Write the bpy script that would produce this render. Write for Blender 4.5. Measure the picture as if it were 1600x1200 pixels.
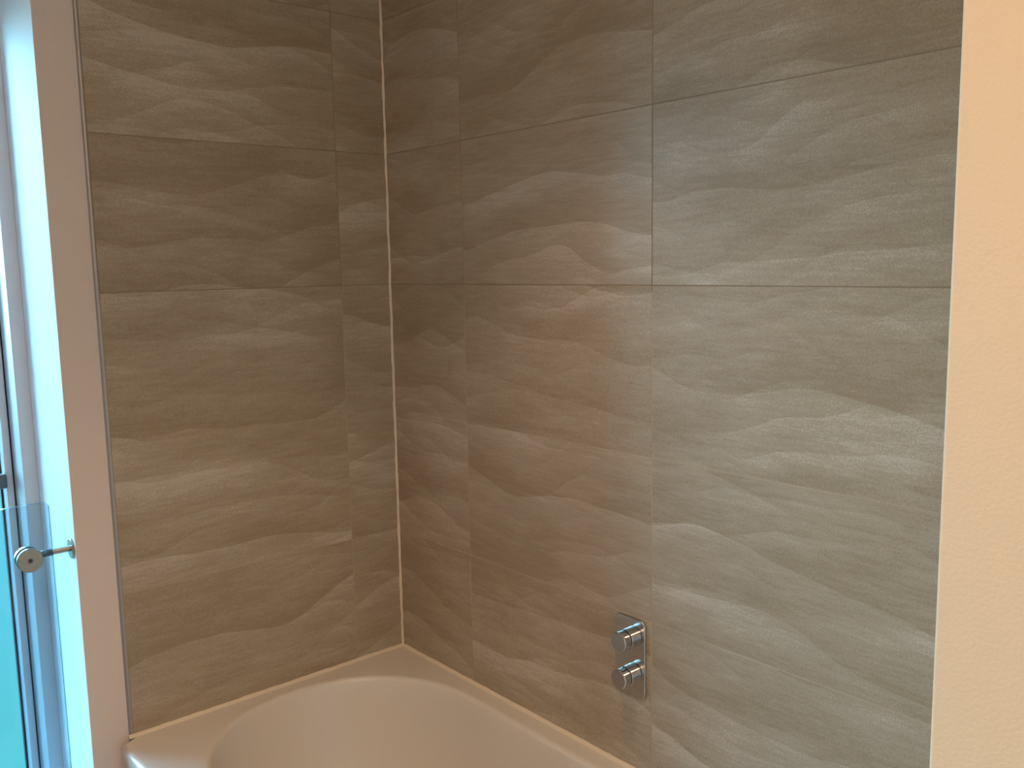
import bpy, bmesh, math, random
from mathutils import Vector, Matrix
random.seed(4)
S = bpy.context.scene
for o in list(bpy.data.objects):
    bpy.data.objects.remove(o)
COL = S.collection
PI = math.pi

# ------------------------------------------------------------------ camera
cam_d = bpy.data.cameras.new('camera')
cam = bpy.data.objects.new('camera', cam_d); COL.objects.link(cam)
fw = Vector((-0.7533747521032201, 0.6446332364489035, -0.12990178350901768))
rt = Vector((0.651838943489818, 0.7581404317851429, -0.018140491799153134))
up = Vector((-0.08678983029992393, 0.09834162983217862, 0.9913609076408355))
m = Matrix((rt, up, -fw)).transposed().to_4x4()
m.translation = Vector((2.0922, -1.3620, 0.0440))
cam.matrix_world = m
cam_d.sensor_fit = 'HORIZONTAL'; cam_d.sensor_width = 36.0
cam_d.lens = 36.0 * 1415.2277 / 1600.0
cam_d.clip_start = 0.02; cam_d.clip_end = 200
S.camera = cam

# ------------------------------------------------------------------ exposure
S.view_settings.view_transform = 'Standard'
S.view_settings.look = 'None'
S.view_settings.gamma = 1.0
S.view_settings.use_curve_mapping = False
S.view_settings.exposure = 0.15
try:
    S.cycles.max_bounces = 10; S.cycles.diffuse_bounces = 6; S.cycles.glossy_bounces = 5
    S.cycles.transparent_max_bounces = 12
    S.cycles.caustics_reflective = False; S.cycles.caustics_refractive = False
except Exception:
    pass

# ------------------------------------------------------------------ sky (overcast daylight, garden below the horizon)
SKY_TOP = (0.27, 0.62, 1.0, 1)
SKY_HOR = (0.34, 0.75, 1.0, 1)
GROUND_FAR = (0.006, 0.028, 0.037, 1)
GROUND_NEAR = (0.006, 0.028, 0.029, 1)
SKY_STR = 27.0
W = bpy.data.worlds.new('sky'); S.world = W; W.use_nodes = True
nt = W.node_tree; nt.nodes.clear()
tc = nt.nodes.new('ShaderNodeTexCoord')
sx = nt.nodes.new('ShaderNodeSeparateXYZ'); nt.links.new(tc.outputs['Generated'], sx.inputs[0])
mr = nt.nodes.new('ShaderNodeMapRange'); mr.inputs[1].default_value = -1; mr.inputs[2].default_value = 1
nt.links.new(sx.outputs['Z'], mr.inputs[0])
cr = nt.nodes.new('ShaderNodeValToRGB'); e = cr.color_ramp.elements
e[0].position = 0.25; e[0].color = GROUND_NEAR
e[1].position = 0.80; e[1].color = SKY_TOP
n_ = e.new(0.44); n_.color = GROUND_FAR
n_ = e.new(0.53); n_.color = SKY_HOR
nt.links.new(mr.outputs[0], cr.inputs[0])
bg = nt.nodes.new('ShaderNodeBackground'); bg.inputs[1].default_value = SKY_STR
nt.links.new(cr.outputs[0], bg.inputs[0])
wo = nt.nodes.new('ShaderNodeOutputWorld'); nt.links.new(bg.outputs[0], wo.inputs[0])

# room dimensions (m). back tiled wall is y = 0, window wall is x = 0, grout line at eye level is z = 0
FLOOR = -1.60; CEIL = 0.86; YF = -2.70; XR = 3.10
WY0, WY1 = -0.840, -1.56          # window opening, jamb side first
WZ0, WZ1 = -1.33, 0.668
WALLT = 0.47
NIBX, NIBY = 1.815, -0.73

# window portal so that the sky is sampled well
pl = bpy.data.lights.new('sky_portal', 'AREA'); pl.shape = 'RECTANGLE'
pl.size = abs(WY1-WY0); pl.size_y = WZ1-WZ0
pl.cycles.is_portal = True
po = bpy.data.objects.new('sky_portal', pl); COL.objects.link(po)
po.location = (-WALLT-0.01, (WY0+WY1)/2, (WZ0+WZ1)/2); po.rotation_euler = (PI/2, 0, -PI/2)

WARM = (1.0, 0.675, 0.405)
DOME = (2.15, -1.72); DOME_STR = 76.0
LAMPS = [  # x, y, power, cone deg, blend
    ('ceiling downlight above the bath by the tiled corner', 0.98, -0.62, 30, 100, 1.0),
    ('ceiling downlight near the window over the floor', 0.95, -1.90, 20, 120, 1.0),
]

# ------------------------------------------------------------------ helpers
def tag(o, label=None, cat=None, group=None, kind=None):
    if label: o['label'] = label
    if cat: o['category'] = cat
    if group: o['group'] = group
    if kind: o['kind'] = kind
    return o

def link(name, me, parent=None, loc=(0, 0, 0)):
    o = bpy.data.objects.new(name, me); COL.objects.link(o)
    o.location = loc
    if parent is not None: o.parent = parent
    return o

def empty(name, loc):
    o = bpy.data.objects.new(name, None); COL.objects.link(o); o.location = loc
    o.empty_display_size = 0.05
    return o

def mesh_of(name, bm, mats, smooth=False, angle=None):
    me = bpy.data.meshes.new(name)
    bmesh.ops.recalc_face_normals(bm, faces=bm.faces[:])
    bm.to_mesh(me); bm.free()
    for x in (mats if isinstance(mats, (list, tuple)) else [mats]): me.materials.append(x)
    if smooth:
        for p in me.polygons: p.use_smooth = True
        if angle:
            try: me.set_sharp_from_angle(angle=math.radians(angle))
            except Exception: pass
    return me

def add_box(bm, x0, x1, y0, y1, z0, z1, bev=0, seg=2, off=(0, 0, 0)):
    r = bmesh.ops.create_cube(bm, size=1)
    v = r['verts']
    sx_, sy_, sz_ = abs(x1-x0), abs(y1-y0), abs(z1-z0)
    for q in v:
        q.co = Vector((q.co.x*sx_+(x0+x1)/2-off[0], q.co.y*sy_+(y0+y1)/2-off[1], q.co.z*sz_+(z0+z1)/2-off[2]))
    if bev:
        ed = list({e_ for q in v for e_ in q.link_edges})
        bmesh.ops.bevel(bm, geom=ed, offset=bev, segments=seg, affect='EDGES', profile=0.5)

def box(name, x0, x1, y0, y1, z0, z1, mat, parent=None, bev=0, seg=2, origin=None):
    """a box given in world coordinates; its origin sits at its own centre; parents must be unrotated"""
    bm = bmesh.new()
    c = origin or ((x0+x1)/2, (y0+y1)/2, (z0+z1)/2)
    add_box(bm, x0, x1, y0, y1, z0, z1, bev, seg, off=c)
    me = mesh_of(name, bm, mat, smooth=bool(bev), angle=40)
    pl_ = Vector((0, 0, 0))
    q = parent
    while q is not None:
        pl_ = pl_ + q.location; q = q.parent
    return link(name, me, parent, Vector(c)-pl_)

def lathe(bm, prof, axis, c, n=48):
    """prof: list of (distance along axis, radius); axis: unit vector; c: start point"""
    a = Vector(axis).normalized()
    u = a.orthogonal().normalized(); w = a.cross(u)
    rings = []
    for (d, r) in prof:
        if r < 1e-6:
            rings.append([bm.verts.new(Vector(c)+a*d)])
        else:
            rings.append([bm.verts.new(Vector(c)+a*d+(u*math.cos(2*PI*k/n)+w*math.sin(2*PI*k/n))*r) for k in range(n)])
    for A, B in zip(rings, rings[1:]):
        for k in range(n):
            k2 = (k+1) % n
            if len(A) == 1 and len(B) == 1: continue
            if len(A) == 1: bm.faces.new((A[0], B[k], B[k2]))
            elif len(B) == 1: bm.faces.new((A[k], A[k2], B[0]))
            else: bm.faces.new((A[k], A[k2], B[k2], B[k]))

# ------------------------------------------------------------------ materials
def newmat(name):
    mt = bpy.data.materials.new(name); mt.use_nodes = True
    b = mt.node_tree.nodes['Principled BSDF']
    return mt, mt.node_tree, b

def plain(name, col, rough=0.5, metal=0, noise=0.0, nscale=40, bump=0.0, bscale=300, coat=0, spec=None):
    mt, t, b = newmat(name)
    b.inputs['Base Color'].default_value = (*col, 1)
    b.inputs['Roughness'].default_value = rough
    b.inputs['Metallic'].default_value = metal
    if coat:
        b.inputs['Coat Weight'].default_value = coat; b.inputs['Coat Roughness'].default_value = 0.06
    if spec is not None: b.inputs['Specular IOR Level'].default_value = spec
    g = t.nodes.new('ShaderNodeNewGeometry')
    if noise:
        n = t.nodes.new('ShaderNodeTexNoise'); n.inputs['Scale'].default_value = nscale; n.inputs['Detail'].default_value = 4
        t.links.new(g.outputs['Position'], n.inputs['Vector'])
        mx = t.nodes.new('ShaderNodeMix'); mx.data_type = 'RGBA'
        t.links.new(n.outputs[0], mx.inputs[0])
        mx.inputs[6].default_value = (*[c*(1-noise) for c in col], 1)
        mx.inputs[7].default_value = (*[min(1, c*(1+noise)) for c in col], 1)
        t.links.new(mx.outputs[2], b.inputs['Base Color'])
    if bump:
        n = t.nodes.new('ShaderNodeTexNoise'); n.inputs['Scale'].default_value = bscale; n.inputs['Detail'].default_value = 3
        t.links.new(g.outputs['Position'], n.inputs['Vector'])
        bp = t.nodes.new('ShaderNodeBump'); bp.inputs['Strength'].default_value = bump; bp.inputs['Distance'].default_value = 0.002
        t.links.new(n.outputs[0], bp.inputs['Height']); t.links.new(bp.outputs[0], b.inputs['Normal'])
    return mt

def tile_material():
    mt, t, b = newmat('dune_patterned_porcelain')
    N, L = t.nodes.new, t.links.new
    def math_(op, a, c=None, clamp=False):
        n = N('ShaderNodeMath'); n.operation = op; n.use_clamp = clamp
        for i, v in enumerate((a, c)):
            if v is None: continue
            if isinstance(v, (int, float)): n.inputs[i].default_value = v
            else: L(v, n.inputs[i])
        return n.outputs[0]
    g = N('ShaderNodeNewGeometry'); s = N('ShaderNodeSeparateXYZ'); L(g.outputs['Position'], s.inputs[0])
    u = math_('SUBTRACT', s.outputs['X'], s.outputs['Y'])
    z = s.outputs['Z']
    oi = N('ShaderNodeObjectInfo'); rnd = oi.outputs['Random']
    seed = math_('MULTIPLY', rnd, 37.0)
    def noise(su, sz, w, detail=2, rough=0.5, scale=1.0):
        c = N('ShaderNodeCombineXYZ')
        L(math_('MULTIPLY', u, su), c.inputs[0]); L(math_('MULTIPLY', z, sz), c.inputs[1]); L(math_('ADD', seed, w), c.inputs[2])
        n = N('ShaderNodeTexNoise'); n.inputs['Scale'].default_value = scale
        n.inputs['Detail'].default_value = detail; n.inputs['Roughness'].default_value = rough
        L(c.outputs[0], n.inputs['Vector'])
        return n.outputs[0]
    def dune(freq, slant, amp, su, sz, w, amp2=0.012, pw=0.8):
        h = math_('ADD', z, math_('MULTIPLY', u, slant))
        h = math_('ADD', h, math_('MULTIPLY', noise(su, sz, w, 1), amp))
        h = math_('ADD', h, math_('MULTIPLY', noise(su*4, sz*2.5, w+5, 1), amp2))
        h = math_('ADD', h, math_('MULTIPLY', seed, 0.313))
        f = math_('FRACT', math_('MULTIPLY', h, freq))
        # every layer of sand has its own shade plus a faint fade below its crest
        fl = math_('FLOOR', math_('MULTIPLY', h, freq))
        wn = N('ShaderNodeTexWhiteNoise'); wn.noise_dimensions = '2D'
        cc = N('ShaderNodeCombineXYZ'); L(fl, cc.inputs[0]); L(math_('ADD', seed, w), cc.inputs[1])
        L(cc.outputs[0], wn.inputs['Vector'])
        return math_('ADD', math_('MULTIPLY', f, 0.5), math_('MULTIPLY', wn.outputs['Value'], 0.5))
    d1 = dune(8.5, 0.05, 0.28, 2.2, 1.5, 0.0, 0.016)
    d2 = dune(13.0, -0.10, 0.24, 2.8, 2.2, 11.0, 0.012)
    d3 = dune(20.0, 0.13, 0.20, 3.4, 3.2, 23.0, 0.010)
    m2 = math_('MULTIPLY', math_('SUBTRACT', noise(2.2, 7.0, 31.0, 2), 0.42), 7.0, True)
    m3 = math_('MULTIPLY', math_('SUBTRACT', noise(3.0, 9.0, 47.0, 2), 0.47), 7.0, True)
    mask1 = noise(1.8, 5.0, 61.0, 2)
    v = math_('MULTIPLY', d1, math_('ADD', 0.28, mask1))
    v = math_('ADD', math_('MULTIPLY', v, 0.50), math_('MULTIPLY', math_('MULTIPLY', d2, m2), 0.34))
    v = math_('ADD', v, math_('MULTIPLY', math_('MULTIPLY', d3, m3), 0.22))
    v = math_('ADD', v, math_('MULTIPLY', math_('SUBTRACT', noise(2.5, 9.0, 71.0, 3), 0.5), 0.30))
    # fine horizontal brushing and sandy speckle
    br = noise(14, 110, 83.0, 5, 0.75)
    v = math_('ADD', v, math_('MULTIPLY', math_('SUBTRACT', br, 0.5), 0.75))
    sp = noise(290, 290, 3.0, 4, 0.9)
    v = math_('ADD', v, math_('MULTIPLY', math_('SUBTRACT', sp, 0.5), 1.5))
    r = N('ShaderNodeValToRGB'); r.color_ramp.interpolation = 'EASE'
    el = r.color_ramp.elements
    el[0].position = 0.0; el[0].color = TILE_DARK
    el[1].position = 0.78; el[1].color = TILE_LIGHT
    q = el.new(0.36); q.color = TILE_MID
    L(v, r.inputs[0]); L(r.outputs[0], b.inputs['Base Color'])
    rr = N('ShaderNodeMapRange'); rr.inputs[3].default_value = 0.50; rr.inputs[4].default_value = 0.36
    L(v, rr.inputs[0]); L(rr.outputs[0], b.inputs['Roughness'])
    bp = N('ShaderNodeBump'); bp.inputs['Strength'].default_value = 0.12; bp.inputs['Distance'].default_value = 0.001
    hv = math_('ADD', math_('MULTIPLY', sp, 0.5), math_('MULTIPLY', br, 0.5))
    L(hv, bp.inputs['Height']); L(bp.outputs[0], b.inputs['Normal'])
    return mt

TILE_DARK = (0.314, 0.247, 0.170, 1)
TILE_MID = (0.396, 0.332, 0.252, 1)
TILE_LIGHT = (0.545, 0.498, 0.428, 1)
M_TILE = tile_material()
M_GROUT = plain('sand_grout', (0.28, 0.23, 0.175), 0.85, noise=0.15, nscale=200)
M_GROUTL = plain('pale_sand_grout', (0.44, 0.36, 0.27), 0.85, noise=0.12, nscale=200)
M_PAINT = plain('cream_emulsion', (0.73, 0.655, 0.63), 0.6, noise=0.02, nscale=8, bump=0.35, bscale=260)
M_PIER = plain('pier_emulsion', (0.86, 0.68, 0.47), 0.55, noise=0.02, nscale=8, bump=0.16, bscale=300)
M_JAMB = plain('white_emulsion', (0.88, 0.89, 0.90), 0.6, bump=0.12, bscale=260)
M_CEIL = plain('ceiling_emulsion', (0.78, 0.74, 0.68), 0.8, bump=0.1)
M_FLOOR = plain('floor_vinyl', (0.30, 0.25, 0.20), 0.45, noise=0.15, nscale=12)
M_UPVC = plain('white_window_plastic', (0.72, 0.75, 0.80), 0.3, bump=0.03)
M_GASKET = plain('black_gasket_rubber', (0.012, 0.014, 0.02), 0.6)
M_ACRYL = plain('white_bath_acrylic', (0.70, 0.655, 0.61), 0.38, noise=0.01, nscale=5, coat=0.6)
M_SILI = plain('ivory_silicone', (0.74, 0.65, 0.54), 0.45, bump=0.15, bscale=400)
M_TRIM = plain('brushed_aluminium_trim', (0.42, 0.41, 0.41), 0.42, metal=0.7, bump=0.05)
M_PLATE = plain('chrome_plate', (0.60, 0.59, 0.58), 0.14, metal=1.0, noise=0.01)
M_CHROME = plain('polished_chrome', (0.62, 0.62, 0.63), 0.06, metal=1.0, noise=0.01)
M_CHROMEF = plain('satin_chrome_face', (0.50, 0.48, 0.46), 0.22, metal=1.0, noise=0.03)
M_DARK = plain('shadow_gap_rubber', (0.02, 0.02, 0.022), 0.4)
M_STEEL = plain('brushed_steel', (0.42, 0.35, 0.30), 0.30, metal=1.0, noise=0.05, nscale=60)
M_STEELD = plain('darker_steel', (0.14, 0.13, 0.13), 0.35, metal=1.0, noise=0.05, nscale=60)

def glass(name, tint, edge=False, ior=1.5, rough=0.0):
    mt = bpy.data.materials.new(name); mt.use_nodes = True
    t = mt.node_tree; t.nodes.clear()
    N, L = t.nodes.new, t.links.new
    tr = N('ShaderNodeBsdfTransparent'); tr.inputs[0].default_value = (*tint, 1)
    gl = N('ShaderNodeBsdfGlossy'); gl.inputs['Roughness'].default_value = 0.02; gl.inputs[0].default_value = (1, 1, 1, 1)
    fr = N('ShaderNodeFresnel'); fr.inputs[0].default_value = 1.35
    mx = N('ShaderNodeMixShader'); L(fr.outputs[0], mx.inputs[0]); L(tr.outputs[0], mx.inputs[1]); L(gl.outputs[0], mx.inputs[2])
    out = N('ShaderNodeOutputMaterial'); L(mx.outputs[0], out.inputs[0])
    return mt
M_PANE = glass('clear_pane', (0.93, 0.97, 0.96))
M_GUARD = glass('toughened_glass', (0.80, 0.90, 0.95))
mt_, t_, b_ = newmat('glass_ground_edge')
b_.inputs['Base Color'].default_value = (0.10, 0.24, 0.30, 1); b_.inputs['Roughness'].default_value = 0.15
b_.inputs['Transmission Weight'].default_value = 0.35
M_GEDGE = mt_
mt_, t_, b_ = newmat('opal_glass')
b_.inputs['Emission Color'].default_value = (*WARM, 1); b_.inputs['Emission Strength'].default_value = DOME_STR
M_OPAL = mt_
mt_, t_, b_ = newmat('lamp_diffuser')
b_.inputs['Emission Color'].default_value = (*WARM, 1); b_.inputs['Emission Strength'].default_value = 12
M_LAMP = mt_

# ------------------------------------------------------------------ room shell
st = lambda o: tag(o, kind='structure')
T = 0.25
EXT = WALLT
floor = st(box('floor', -EXT, XR+T, YF-T, T, FLOOR-0.2, FLOOR, M_FLOOR))
ceiling = st(box('ceiling', -EXT, XR+T, YF-T, T, CEIL, CEIL+0.2, M_CEIL))
st(box('wall_front', -EXT, XR+T, YF-T, YF, FLOOR, CEIL, M_PAINT))
st(box('wall_right', XR, XR+T, YF, NIBY, FLOOR, CEIL, M_PAINT))
pier = st(box('wall_pier', NIBX, XR+T, NIBY, 0.01, FLOOR, CEIL, M_PIER, bev=0.003, seg=3))

# back wall: substrate behind tiles
wb = st(box('wall_back', -EXT, XR+T, 0.010, T, FLOOR, CEIL, M_GROUT))
# window wall: one mesh with the opening cut out (paint plane 6 mm behind the tile face)
PX = -0.006
bm = bmesh.new()
def q(bm, x0, x1, y0, y1, z0, z1): add_box(bm, x0, x1, y0, y1, z0, z1)
ys = [0.010, WY0, WY1, YF]; zs = [FLOOR, WZ0, WZ1, CEIL]
vv = {}
for xi, xx in enumerate((-WALLT, PX)):
    for yi, yy in enumerate(ys):
        for zi, zz in enumerate(zs):
            vv[xi, yi, zi] = bm.verts.new((xx, yy, zz))
for yi in range(3):
    for zi in range(3):
        if (yi, zi) == (1, 1): continue
        for xi in (0, 1):
            bm.faces.new([vv[xi, yi, zi], vv[xi, yi+1, zi], vv[xi, yi+1, zi+1], vv[xi, yi, zi+1]])
for (a, b2) in (((1, 1), (1, 2)), ((2, 1), (2, 2)), ((1, 1), (2, 1)), ((1, 2), (2, 2))):
    bm.faces.new([vv[0, a[0], a[1]], vv[0, b2[0], b2[1]], vv[1, b2[0], b2[1]], vv[1, a[0], a[1]]])
for k in range(3):
    bm.faces.new([vv[0, k, 0], vv[0, k+1, 0], vv[1, k+1, 0], vv[1, k, 0]])
    bm.faces.new([vv[0, k, 3], vv[0, k+1, 3], vv[1, k+1, 3], vv[1, k, 3]])
    bm.faces.new([vv[0, 0, k], vv[0, 0, k+1], vv[1, 0, k+1], vv[1, 0, k]])
    bm.faces.new([vv[0, 3, k], vv[0, 3, k+1], vv[1, 3, k+1], vv[1, 3, k]])
# sharp plaster arris around the reveal gets a 2 mm rounding
ed = [e_ for e_ in bm.edges if all(abs(v_.co.x-PX) < 1e-6 for v_ in e_.verts)
      and all(WY1-1e-4 <= v_.co.y <= WY0+1e-4 and WZ0-1e-4 <= v_.co.z <= WZ1+1e-4 for v_ in e_.verts)]
bmesh.ops.bevel(bm, geom=ed, offset=0.0025, segments=3, affect='EDGES', profile=0.5)
for f in bm.faces:   # reveal faces take the white paint
    c = f.calc_center_median()
    inside = WY1-1e-3 < c.y < WY0+1e-3 and WZ0-1e-3 < c.z < WZ1+1e-3 and c.x < PX-0.0015
    f.material_index = 1 if inside else 0
wl = st(link('wall_left', mesh_of('wall_left', bm, [M_PAINT, M_JAMB], smooth=True, angle=50)))

# grout bed behind the left tiles (1.2 mm below the tile face)
GR = 0.0007
COLS_B = [0.004, 0.325, 0.925, 1.525, NIBX-0.002]
COLS_L = [-0.004, -0.151, -0.7515]
ROWS = [-1.080, -1.026-0.342+0.340, -0.684, -0.342, 0.0, 0.342, 0.684, CEIL-0.002]
ROWS = [-1.58, -1.368, -1.026, -0.684, -0.342, 0.0, 0.342, 0.684, CEIL-0.002]
for z0, z1, gm, rec in ((-1.58, -0.012, M_GROUTL, 0.0004), (-0.012, CEIL-0.001, M_GROUT, GR)):
    box('grout', PX, -rec, -0.7515, 0.009, z0, z1, gm, wl)
    box('grout', -0.001, NIBX, rec, 0.0101, z0, z1, gm, wb)

def tile(x0, x1, y0, y1, z0, z1, parent):
    return box('tile', x0, x1, y0, y1, z0, z1, M_TILE, parent, bev=0.0009, seg=1)
J = 0.0008
for i in range(len(ROWS)-1):
    z0, z1 = ROWS[i]+J, ROWS[i+1]-J
    for a, c in zip(COLS_B, COLS_B[1:]):
        lip = random.uniform(-0.0002, 0.0002)
        tile(a+J, c-J, 0.0+lip, 0.0095, z0, z1, wb)
    for a, c in zip(COLS_L, COLS_L[1:]):
        lip = random.uniform(-0.0002, 0.0002)
        tile(-0.0055, 0.0+lip, c+J, a-J, z0, z1, wl)

# metal edge trim where the left tiling stops
bm = bmesh.new()
pr = [(PX, -0.7520), (0.0006, -0.7520), (0.0008, -0.7545), (0.0002, -0.7565), (-0.0018, -0.7585), (PX, -0.7595)]
lo = [bm.verts.new((x, y, -1.04)) for x, y in pr]; hi = [bm.verts.new((x, y, CEIL-0.001)) for x, y in pr]
for k in range(len(pr)):
    k2 = (k+1) % len(pr); bm.faces.new((lo[k], lo[k2], hi[k2], hi[k]))
bm.faces.new(lo); bm.faces.new(hi)
tr1 = st(link('trim_1', mesh_of('trim_1', bm, M_TRIM, smooth=True, angle=35)))
tag(tr1, 'grey metal edge strip where the left tiling meets cream plaster')

# hand-run silicone beads: a wavering fillet
RIM = -1.028
def bead(name, p0, p1, n, inward, r, wob, label, seedv):
    rg = random.Random(seedv)
    p0, p1 = Vector(p0), Vector(p1); d = (p1-p0).normalized(); A, B = [Vector(x) for x in inward]
    bm = bmesh.new(); prev = None
    ph = [rg.uniform(0, 6.28) for _ in range(6)]
    for k in range(n+1):
        t = k/n; s = t*(p1-p0).length
        w1 = r*(1+wob*(0.5*math.sin(s*41+ph[0])+0.35*math.sin(s*97+ph[1])+0.3*math.sin(s*171+ph[2])))
        w2 = r*(1+wob*(0.5*math.sin(s*37+ph[3])+0.35*math.sin(s*89+ph[4])+0.3*math.sin(s*160+ph[5])))
        c = p0+d*s
        ring = [c-A*0.0004-B*0.0004]
        for j in range(7):
            a = j/6*PI/2
            # slightly domed fillet between the two planes
            pa, pb = w1*math.cos(a)**1.35, w2*math.sin(a)**1.35
            ring.append(c+A*pa+B*pb)
        vs = [bm.verts.new(x) for x in ring]
        if prev:
            for j in range(len(vs)):
                j2 = (j+1) % len(vs); bm.faces.new((prev[j], prev[j2], vs[j2], vs[j]))
        else: bm.faces.new(vs)
        prev = vs
    bm.faces.new(prev)
    return tag(link(name, mesh_of(name, bm, M_SILI, smooth=True, angle=60)), label, kind='structure')
bead('trim_2', (0, 0, RIM), (0, 0, CEIL-0.002), 260, ((1, 0, 0), (0, -1, 0)), 0.0046, 0.30, 'wavering ivory silicone bead running up the tiled corner', 1)
bead('trim_3', (0.004, 0, RIM), (NIBX-0.002, 0, RIM), 160, ((0, -1, 0), (0, 0, 1)), 0.0070, 0.10, 'ivory silicone bead between the back tiles and bath rim', 2)
bead('trim_4', (0, -0.004, RIM), (0, -0.762, RIM), 100, ((1, 0, 0), (0, 0, 1)), 0.0070, 0.10, 'ivory silicone bead between the left tiles and bath rim', 3)

# ------------------------------------------------------------------ window_1: fixed frame, opening sash, pane
wn = tag(empty('window_1', (-0.29, (WY0+WY1)/2, WZ0)), kind='structure')
def ring_frame(name, x0, x1, o, w, mat, parent, bev=0.0015):
    """rectangular picture-frame of four members joined; o = inset from the opening; w = member width"""
    bm = bmesh.new(); off = (-0.29, (WY0+WY1)/2, WZ0)
    ya, yb, za, zb = WY0-o, WY1+o, WZ0+o, WZ1-o
    add_box(bm, x0, x1, ya, ya-w, za, zb, bev, 2, off); add_box(bm, x0, x1, yb+w, yb, za, zb, bev, 2, off)
    add_box(bm, x0, x1, ya-w, yb+w, za, za+w, bev, 2, off); add_box(bm, x0, x1, ya-w, yb+w, zb-w, zb, bev, 2, off)
    return link(name, mesh_of(name, bm, mat, smooth=True, angle=40), parent)
ring_frame('window_frame', -0.45, -0.290, 0.0005, 0.0315, M_UPVC, wn)
ring_frame('gasket', -0.44, -0.386, 0.0315, 0.0050, M_GASKET, wn, bev=0)
sash = ring_frame('sash', -0.445, -0.380, 0.0365, 0.0160, M_UPVC, wn)
ring_frame('gasket', -0.440, -0.424, 0.0520, 0.0050, M_GASKET, sash, bev=0).location = (0, 0, 0)
oy = (WY0+WY1)/2
bm = bmesh.new(); add_box(bm, -0.436, -0.430, WY0-0.055, WY1+0.055, WZ0+0.055, WZ1-0.055, 0, 2, (-0.29, oy, WZ0))
link('pane', mesh_of('pane', bm, M_PANE), sash)
# dark catch on the sash
bm = bmesh.new(); add_box(bm, -0.384, -0.362, -0.915, -0.893, -0.475, -0.440, 0.003, 2, (-0.29, oy, WZ0))
link('window_catch', mesh_of('window_catch', bm, M_STEELD, smooth=True, angle=40), sash)

# ------------------------------------------------------------------ glass guard and its standoff clamp
GX0, GX1 = -0.024, -0.014            # guard glass thickness
GYR, GYL, GZT, GZB = -0.884, -1.516, -0.445, -1.300
CLY, CLZ, AX = -0.932, -0.563, -0.036
gp = empty('glass_guard_panel', ((GX0+GX1)/2, GYR-0.3, GZB))
tag(gp, 'clear frameless glass guard panel with rounded top corner before the window', 'glass panel')
def rrect(ya, yb, za, zb, r, seg=8):
    pts = []
    for (cy, cz, a0) in ((ya-r, zb-r, 0), (yb+r, zb-r, 90), (yb+r, za+r, 180), (ya-r, za+r, 270)):
        for k in range(seg+1):
            a = math.radians(a0+90*k/seg); pts.append((cy+math.cos(a)*r, cz+math.sin(a)*r))
    return pts
bm = bmesh.new(); off = Vector(gp.location)
pts = rrect(GYR, GYL, GZB, GZT, 0.012)
A = [bm.verts.new(Vector((GX0, y, z))-off) for y, z in pts]; B = [bm.verts.new(Vector((GX1, y, z))-off) for y, z in pts]
bm.faces.new(A); bm.faces.new(B)
link('glass_sheet', mesh_of('glass_sheet', bm, M_GUARD), gp)
bm = bmesh.new()
A = [bm.verts.new(Vector((GX0, y, z))-off) for y, z in pts]; B = [bm.verts.new(Vector((GX1, y, z))-off) for y, z in pts]
for k in range(len(pts)):
    k2 = (k+1) % len(pts); bm.faces.new((A[k], A[k2], B[k2], B[k]))
tag(link('polished_edge', mesh_of('polished_edge', bm, M_GEDGE), gp), 'dark blue-green ground edge')

def clamp(cz, label):
    cl = empty('standoff_bracket', (AX, WY0, cz)); tag(cl, label, 'bracket')
    def L_(name, prof, axis, c, mat, parent=cl, lab=None, n=48):
        bm = bmesh.new(); lathe(bm, prof, axis, Vector(c), n)
        o = link(name, mesh_of(name, bm, mat, smooth=True, angle=40), parent)
        if lab: o['label'] = lab
        return o
    yy = (0, -1, 0)
    L_('wall_rose', [(0, 0), (0, 0.0225), (0.0030, 0.0225), (0.0042, 0.0212), (0.0042, 0)], yy, (0, -0.0002, 0), M_STEEL)
    L_('arm', [(0.004, 0.0), (0.004, 0.0062), (0.090, 0.0062), (0.091, 0)], yy, (0, 0, 0), M_STEEL, n=24)
    L_('arm_middle', [(0.040, 0.0), (0.040, 0.0066), (0.041, 0.0074), (0.062, 0.0074), (0.063, 0.0066), (0.063, 0)], yy, (0, 0, 0), M_STEELD, lab='darker, thicker stretch of the arm', n=24)  # darker, slightly thicker stretch partway along the arm
    xx = (1, 0, 0); dy = CLY-WY0
    L_('back_disc', [(-0.002, 0), (-0.002, 0.022), (0.0, 0.0250), (0.0105, 0.0250), (0.0105, 0)], xx, (0, dy, 0), M_STEEL)
    L_('washer', [(0.0105, 0), (0.0105, 0.0235), (0.01199, 0.0235), (0.01199, 0)], xx, (0, dy, 0), M_DARK)
    L_('washer', [(0.02201, 0), (0.02201, 0.0235), (0.0250, 0.0235), (0.0250, 0)], xx, (0, dy, 0), M_DARK)
    fd = L_('front_disc', [(0.0250, 0), (0.0250, 0.0258), (0.0330, 0.0258), (0.0345, 0.0246), (0.0345, 0.0062), (0.0335, 0.0058), (0.0335, 0)], xx, (0, dy, 0), M_STEEL)
    L_('screw', [(0.0334, 0), (0.0334, 0.0050), (0.0343, 0.0046), (0.0343, 0.0020), (0.0335, 0.0016), (0.0335, 0)], xx, (0, dy, 0), M_STEELD, parent=fd, n=16)
    return cl
clamp(CLZ, 'brushed steel disc clamp and arm fixing the glass guard to the window reveal')

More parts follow.
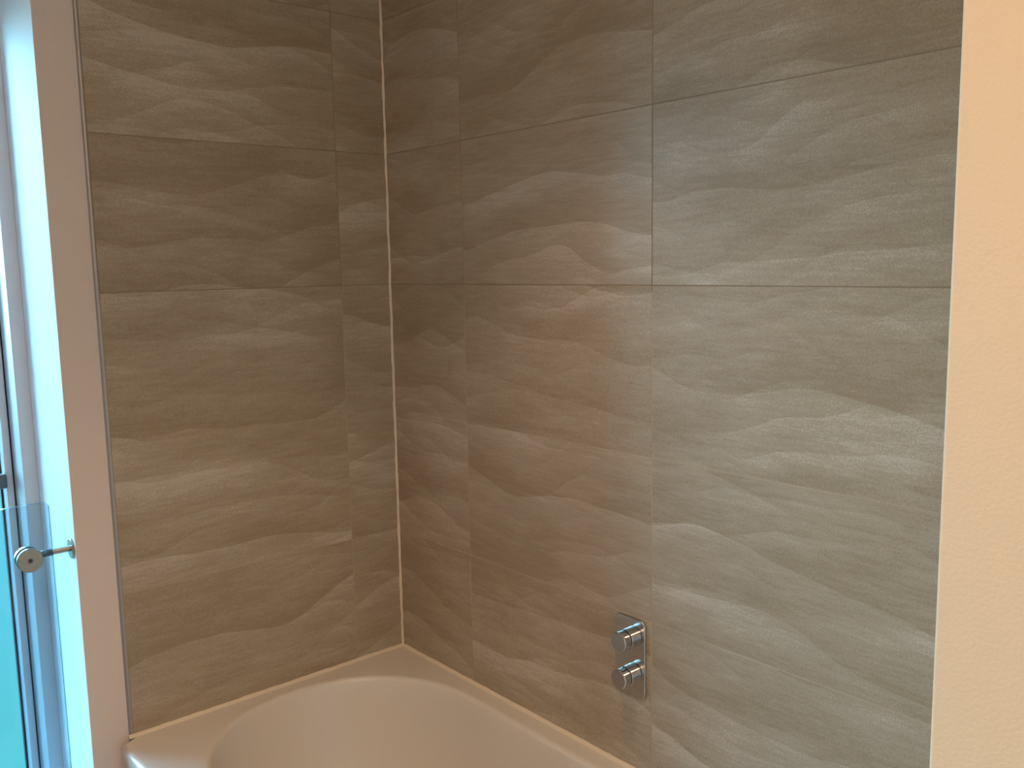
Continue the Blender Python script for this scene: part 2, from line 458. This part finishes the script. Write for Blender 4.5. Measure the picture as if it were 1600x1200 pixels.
# ------------------------------------------------------------------ bathtub
bt = empty('bathtub', (0.9, -0.39, FLOOR))
tag(bt, 'white built-in acrylic bathtub with an oval basin below the tiled corner', 'bathtub')
BX0, BX1, BY0, BY1 = 0.0015, NIBX-0.003, -0.0015, -0.785
CY, RY, RX0, CX0, CX1, RX1 = -0.374, 0.324, 0.342, 0.388, 1.50, 0.25
def dirs():
    out = []     # (spine x, unit stadium point dx, dy) all the way round
    n = 40
    ang = [90+180*k/n for k in range(n+1)]           # head end, from back side round to front side
    for a in ang: out.append((CX0, math.radians(a), 0))
    for k in range(1, 24): out.append((CX0+(CX1-CX0)*k/24, math.radians(270), 1))
    for k in range(n+1): out.append((CX1, math.radians(270+180*k/n), 2))
    for k in range(1, 24): out.append((CX1+(CX0-CX1)*k/24, math.radians(90), 3))
    return out
D = dirs()
def basin_pt(d, inset_h, inset_s, inset_f, z, ex=0.93):
    sx_, a, side = d
    rx = RX0-inset_h if side in (0,) else RX1-inset_f
    c, s = math.cos(a), math.sin(a)
    cc = math.copysign(abs(c)**ex, c) if side in (0, 2) else 0
    ss = math.copysign(abs(s)**ex, s) if side in (0, 2) else (1 if side == 3 else -1)
    x = sx_+cc*rx if side in (0, 2) else sx_
    y = CY+ss*(RY-inset_s)
    return Vector((x, y, z))
def outer_pt(d, inset, z):
    p = basin_pt(d, 0, 0, 0, 0); sx_ = d[0]
    x0, x1, y0, y1 = BX0, BX1, BY0, BY1+inset   # only the front edge is rounded, the others meet the walls
    dx, dy = p.x-sx_, p.y-CY; t = 1e9
    if dx < -1e-9: t = min(t, (x0-sx_)/dx)
    if dx > 1e-9: t = min(t, (x1-sx_)/dx)
    if dy > 1e-9: t = min(t, (y0-CY)/dy)
    if dy < -1e-9: t = min(t, (y1-CY)/dy)
    return Vector((sx_+dx*t, CY+dy*t, z))
bm = bmesh.new(); off = Vector(bt.location); rings = []
def addring(pts): rings.append([bm.verts.new(p_-off) for p_ in pts])
addring([outer_pt(d, 0.0010, RIM-0.040) for d in D])
addring([outer_pt(d, 0.0, RIM-0.038) for d in D])
R_ = 0.014
for k in range(0, 7):
    a = k/6*PI/2
    addring([outer_pt(d, R_*(1-math.cos(a)), RIM-R_+R_*math.sin(a)) for d in D])
for f_ in (0.25, 0.6, 0.85):
    addring([outer_pt(d, R_, RIM).lerp(basin_pt(d, -0.006, -0.006, -0.006, RIM), f_) for d in D])
R2 = 0.014
prof = []
for k in range(0, 9):
    a = k/8*math.radians(74)
    prof.append((-0.006+R2*math.sin(a), RIM-R2*(1-math.cos(a))))
for i_, z_ in prof: addring([basin_pt(d, i_, i_, i_, z_) for d in D])
i0, z0 = prof[-1]
for k in range(1, 15):
    t = k/14
    z_ = z0-(0.36)*math.sin(t*PI/2)**1.0
    ih = i0+0.26*(0.45*t+0.55*t**3.0); is_ = i0+0.055*t+0.085*t**5; if_ = i0+0.07*t+0.07*t**4
    addring([basin_pt(d, ih, is_, if_, z_) for d in D])
for A, B in zip(rings, rings[1:]):
    n = len(A)
    for k in range(n):
        k2 = (k+1) % n; bm.faces.new((A[k], A[k2], B[k2], B[k]))
bm.faces.new(rings[-1])
link('tub_shell', mesh_of('tub_shell', bm, M_ACRYL, smooth=True, angle=70), bt)
pn = box('bath_panel', BX0+0.002, BX1-0.002, BY1+0.035, BY1+0.012, FLOOR+0.001, RIM-0.030, M_ACRYL, bt, bev=0.002)

# ------------------------------------------------------------------ twin-knob mixer valve
TX, TZ, PW, PH = 0.8705, -0.773, 0.0415, 0.0855
mv = empty('shower_mixer_valve', (TX, 0, TZ)); tag(mv, 'chrome concealed mixer valve with two round knobs on the back tiles', 'mixer valve')
def lathe_obj(name, prof, c, mat, parent, n=64):
    bm = bmesh.new(); lathe(bm, prof, (0, -1, 0), Vector(c), n)
    return link(name, mesh_of(name, bm, mat, smooth=True, angle=35), parent)
bm = bmesh.new()
def rr2(w, h, r, seg=8):
    o = []
    for (cx_, cz_, a0) in ((w-r, h-r, 0), (-w+r, h-r, 90), (-w+r, -h+r, 180), (w-r, -h+r, 270)):
        for k in range(seg+1):
            a = math.radians(a0+90*k/seg); o.append((cx_+math.cos(a)*r, cz_+math.sin(a)*r))
    return o
lay = [(0.0, -0.0003), (0.0, -0.0038), (0.0006, -0.0050), (0.0016, -0.0056)]
rg = []
for ins, y in lay: rg.append([bm.verts.new((x, y, z)) for x, z in rr2(PW-ins, PH-ins, 0.014-ins)])
for A, B in zip(rg, rg[1:]):
    for k in range(len(A)):
        k2 = (k+1) % len(A); bm.faces.new((A[k], A[k2], B[k2], B[k]))
bm.faces.new(rg[0]); bm.faces.new(rg[-1])
bp_ = link('back_plate', mesh_of('back_plate', bm, M_PLATE, smooth=True, angle=35), mv)
for p in bp_.data.polygons:
    if len(p.vertices) > 8: p.use_smooth = False
for dz in (0.040, -0.0410):
    # sleeve ring, shadow gap and the turning knob
    lathe_obj('sleeve', [(0.0057, 0.0), (0.0057, 0.0212), (0.0185, 0.0212), (0.0195, 0.0204), (0.0195, 0)], (0, 0, dz), M_CHROME, mv)
    lathe_obj('gap_ring', [(0.0195, 0), (0.0195, 0.0178), (0.0222, 0.0178), (0.0222, 0)], (0, 0, dz), M_DARK, mv)
    kb = lathe_obj('knob', [(0.0222, 0), (0.0222, 0.0198), (0.0230, 0.0206), (0.0395, 0.0206), (0.0408, 0.0196), (0.0408, 0)], (0, 0, dz), M_CHROME, mv)
    lathe_obj('knob_cap', [(0.0409, 0), (0.0409, 0.0192), (0.0412, 0.0188), (0.0412, 0)], (0, 0, dz), M_CHROMEF, kb)

# ------------------------------------------------------------------ ceiling downlights (light the room, above the frame)
for (lab, x, y, pw, cone, bl) in LAMPS:
    f = empty('downlight', (x, y, CEIL)); tag(f, lab, 'ceiling light', 'ceiling downlights')
    bm = bmesh.new(); lathe(bm, [(0.0, 0.030), (0.0, 0.042), (0.003, 0.042), (0.004, 0.038), (0.001, 0.030), (0.0, 0.030)], (0, 0, -1), (0, 0, -0.0003), 40)
    link('bezel', mesh_of('bezel', bm, M_STEEL, smooth=True, angle=35), f)
    bm = bmesh.new(); lathe(bm, [(0.0, 0.0), (0.0, 0.029), (0.0008, 0.029), (0.001, 0.0)], (0, 0, -1), (0, 0, -0.0003), 40)
    link('diffuser', mesh_of('diffuser', bm, M_LAMP), f)
    ld = bpy.data.lights.new('downlight_beam', 'SPOT'); ld.energy = pw; ld.color = WARM
    ld.spot_size = math.radians(cone); ld.spot_blend = bl; ld.shadow_soft_size = 0.028
    lo_ = bpy.data.objects.new('downlight_beam', ld); COL.objects.link(lo_); lo_.parent = f; lo_.location = (0, 0, -0.035)

# opal flush dome near the doorway
f = empty('ceiling_dome_light', (DOME[0], DOME[1], CEIL)); tag(f, 'opal flush dome ceiling light above the doorway near the pier', 'ceiling light')
bm = bmesh.new(); lathe(bm, [(0.0, 0.0), (0.0, 0.135), (0.020, 0.135), (0.022, 0.130), (0.022, 0.0)], (0, 0, -1), (0, 0, -0.0003), 48)
link('base_ring', mesh_of('base_ring', bm, M_STEEL, smooth=True, angle=35), f)
bm = bmesh.new(); lathe(bm, [(0.0225, 0.0), (0.0225, 0.125)]+[(0.0225+0.075*math.sin(a), 0.125*math.cos(a)) for a in [k*PI/20 for k in range(1, 10)]]+[(0.0975, 0.0)], (0, 0, -1), (0, 0, -0.0003), 48)
link('opal_shade', mesh_of('opal_shade', bm, M_OPAL, smooth=True), f)
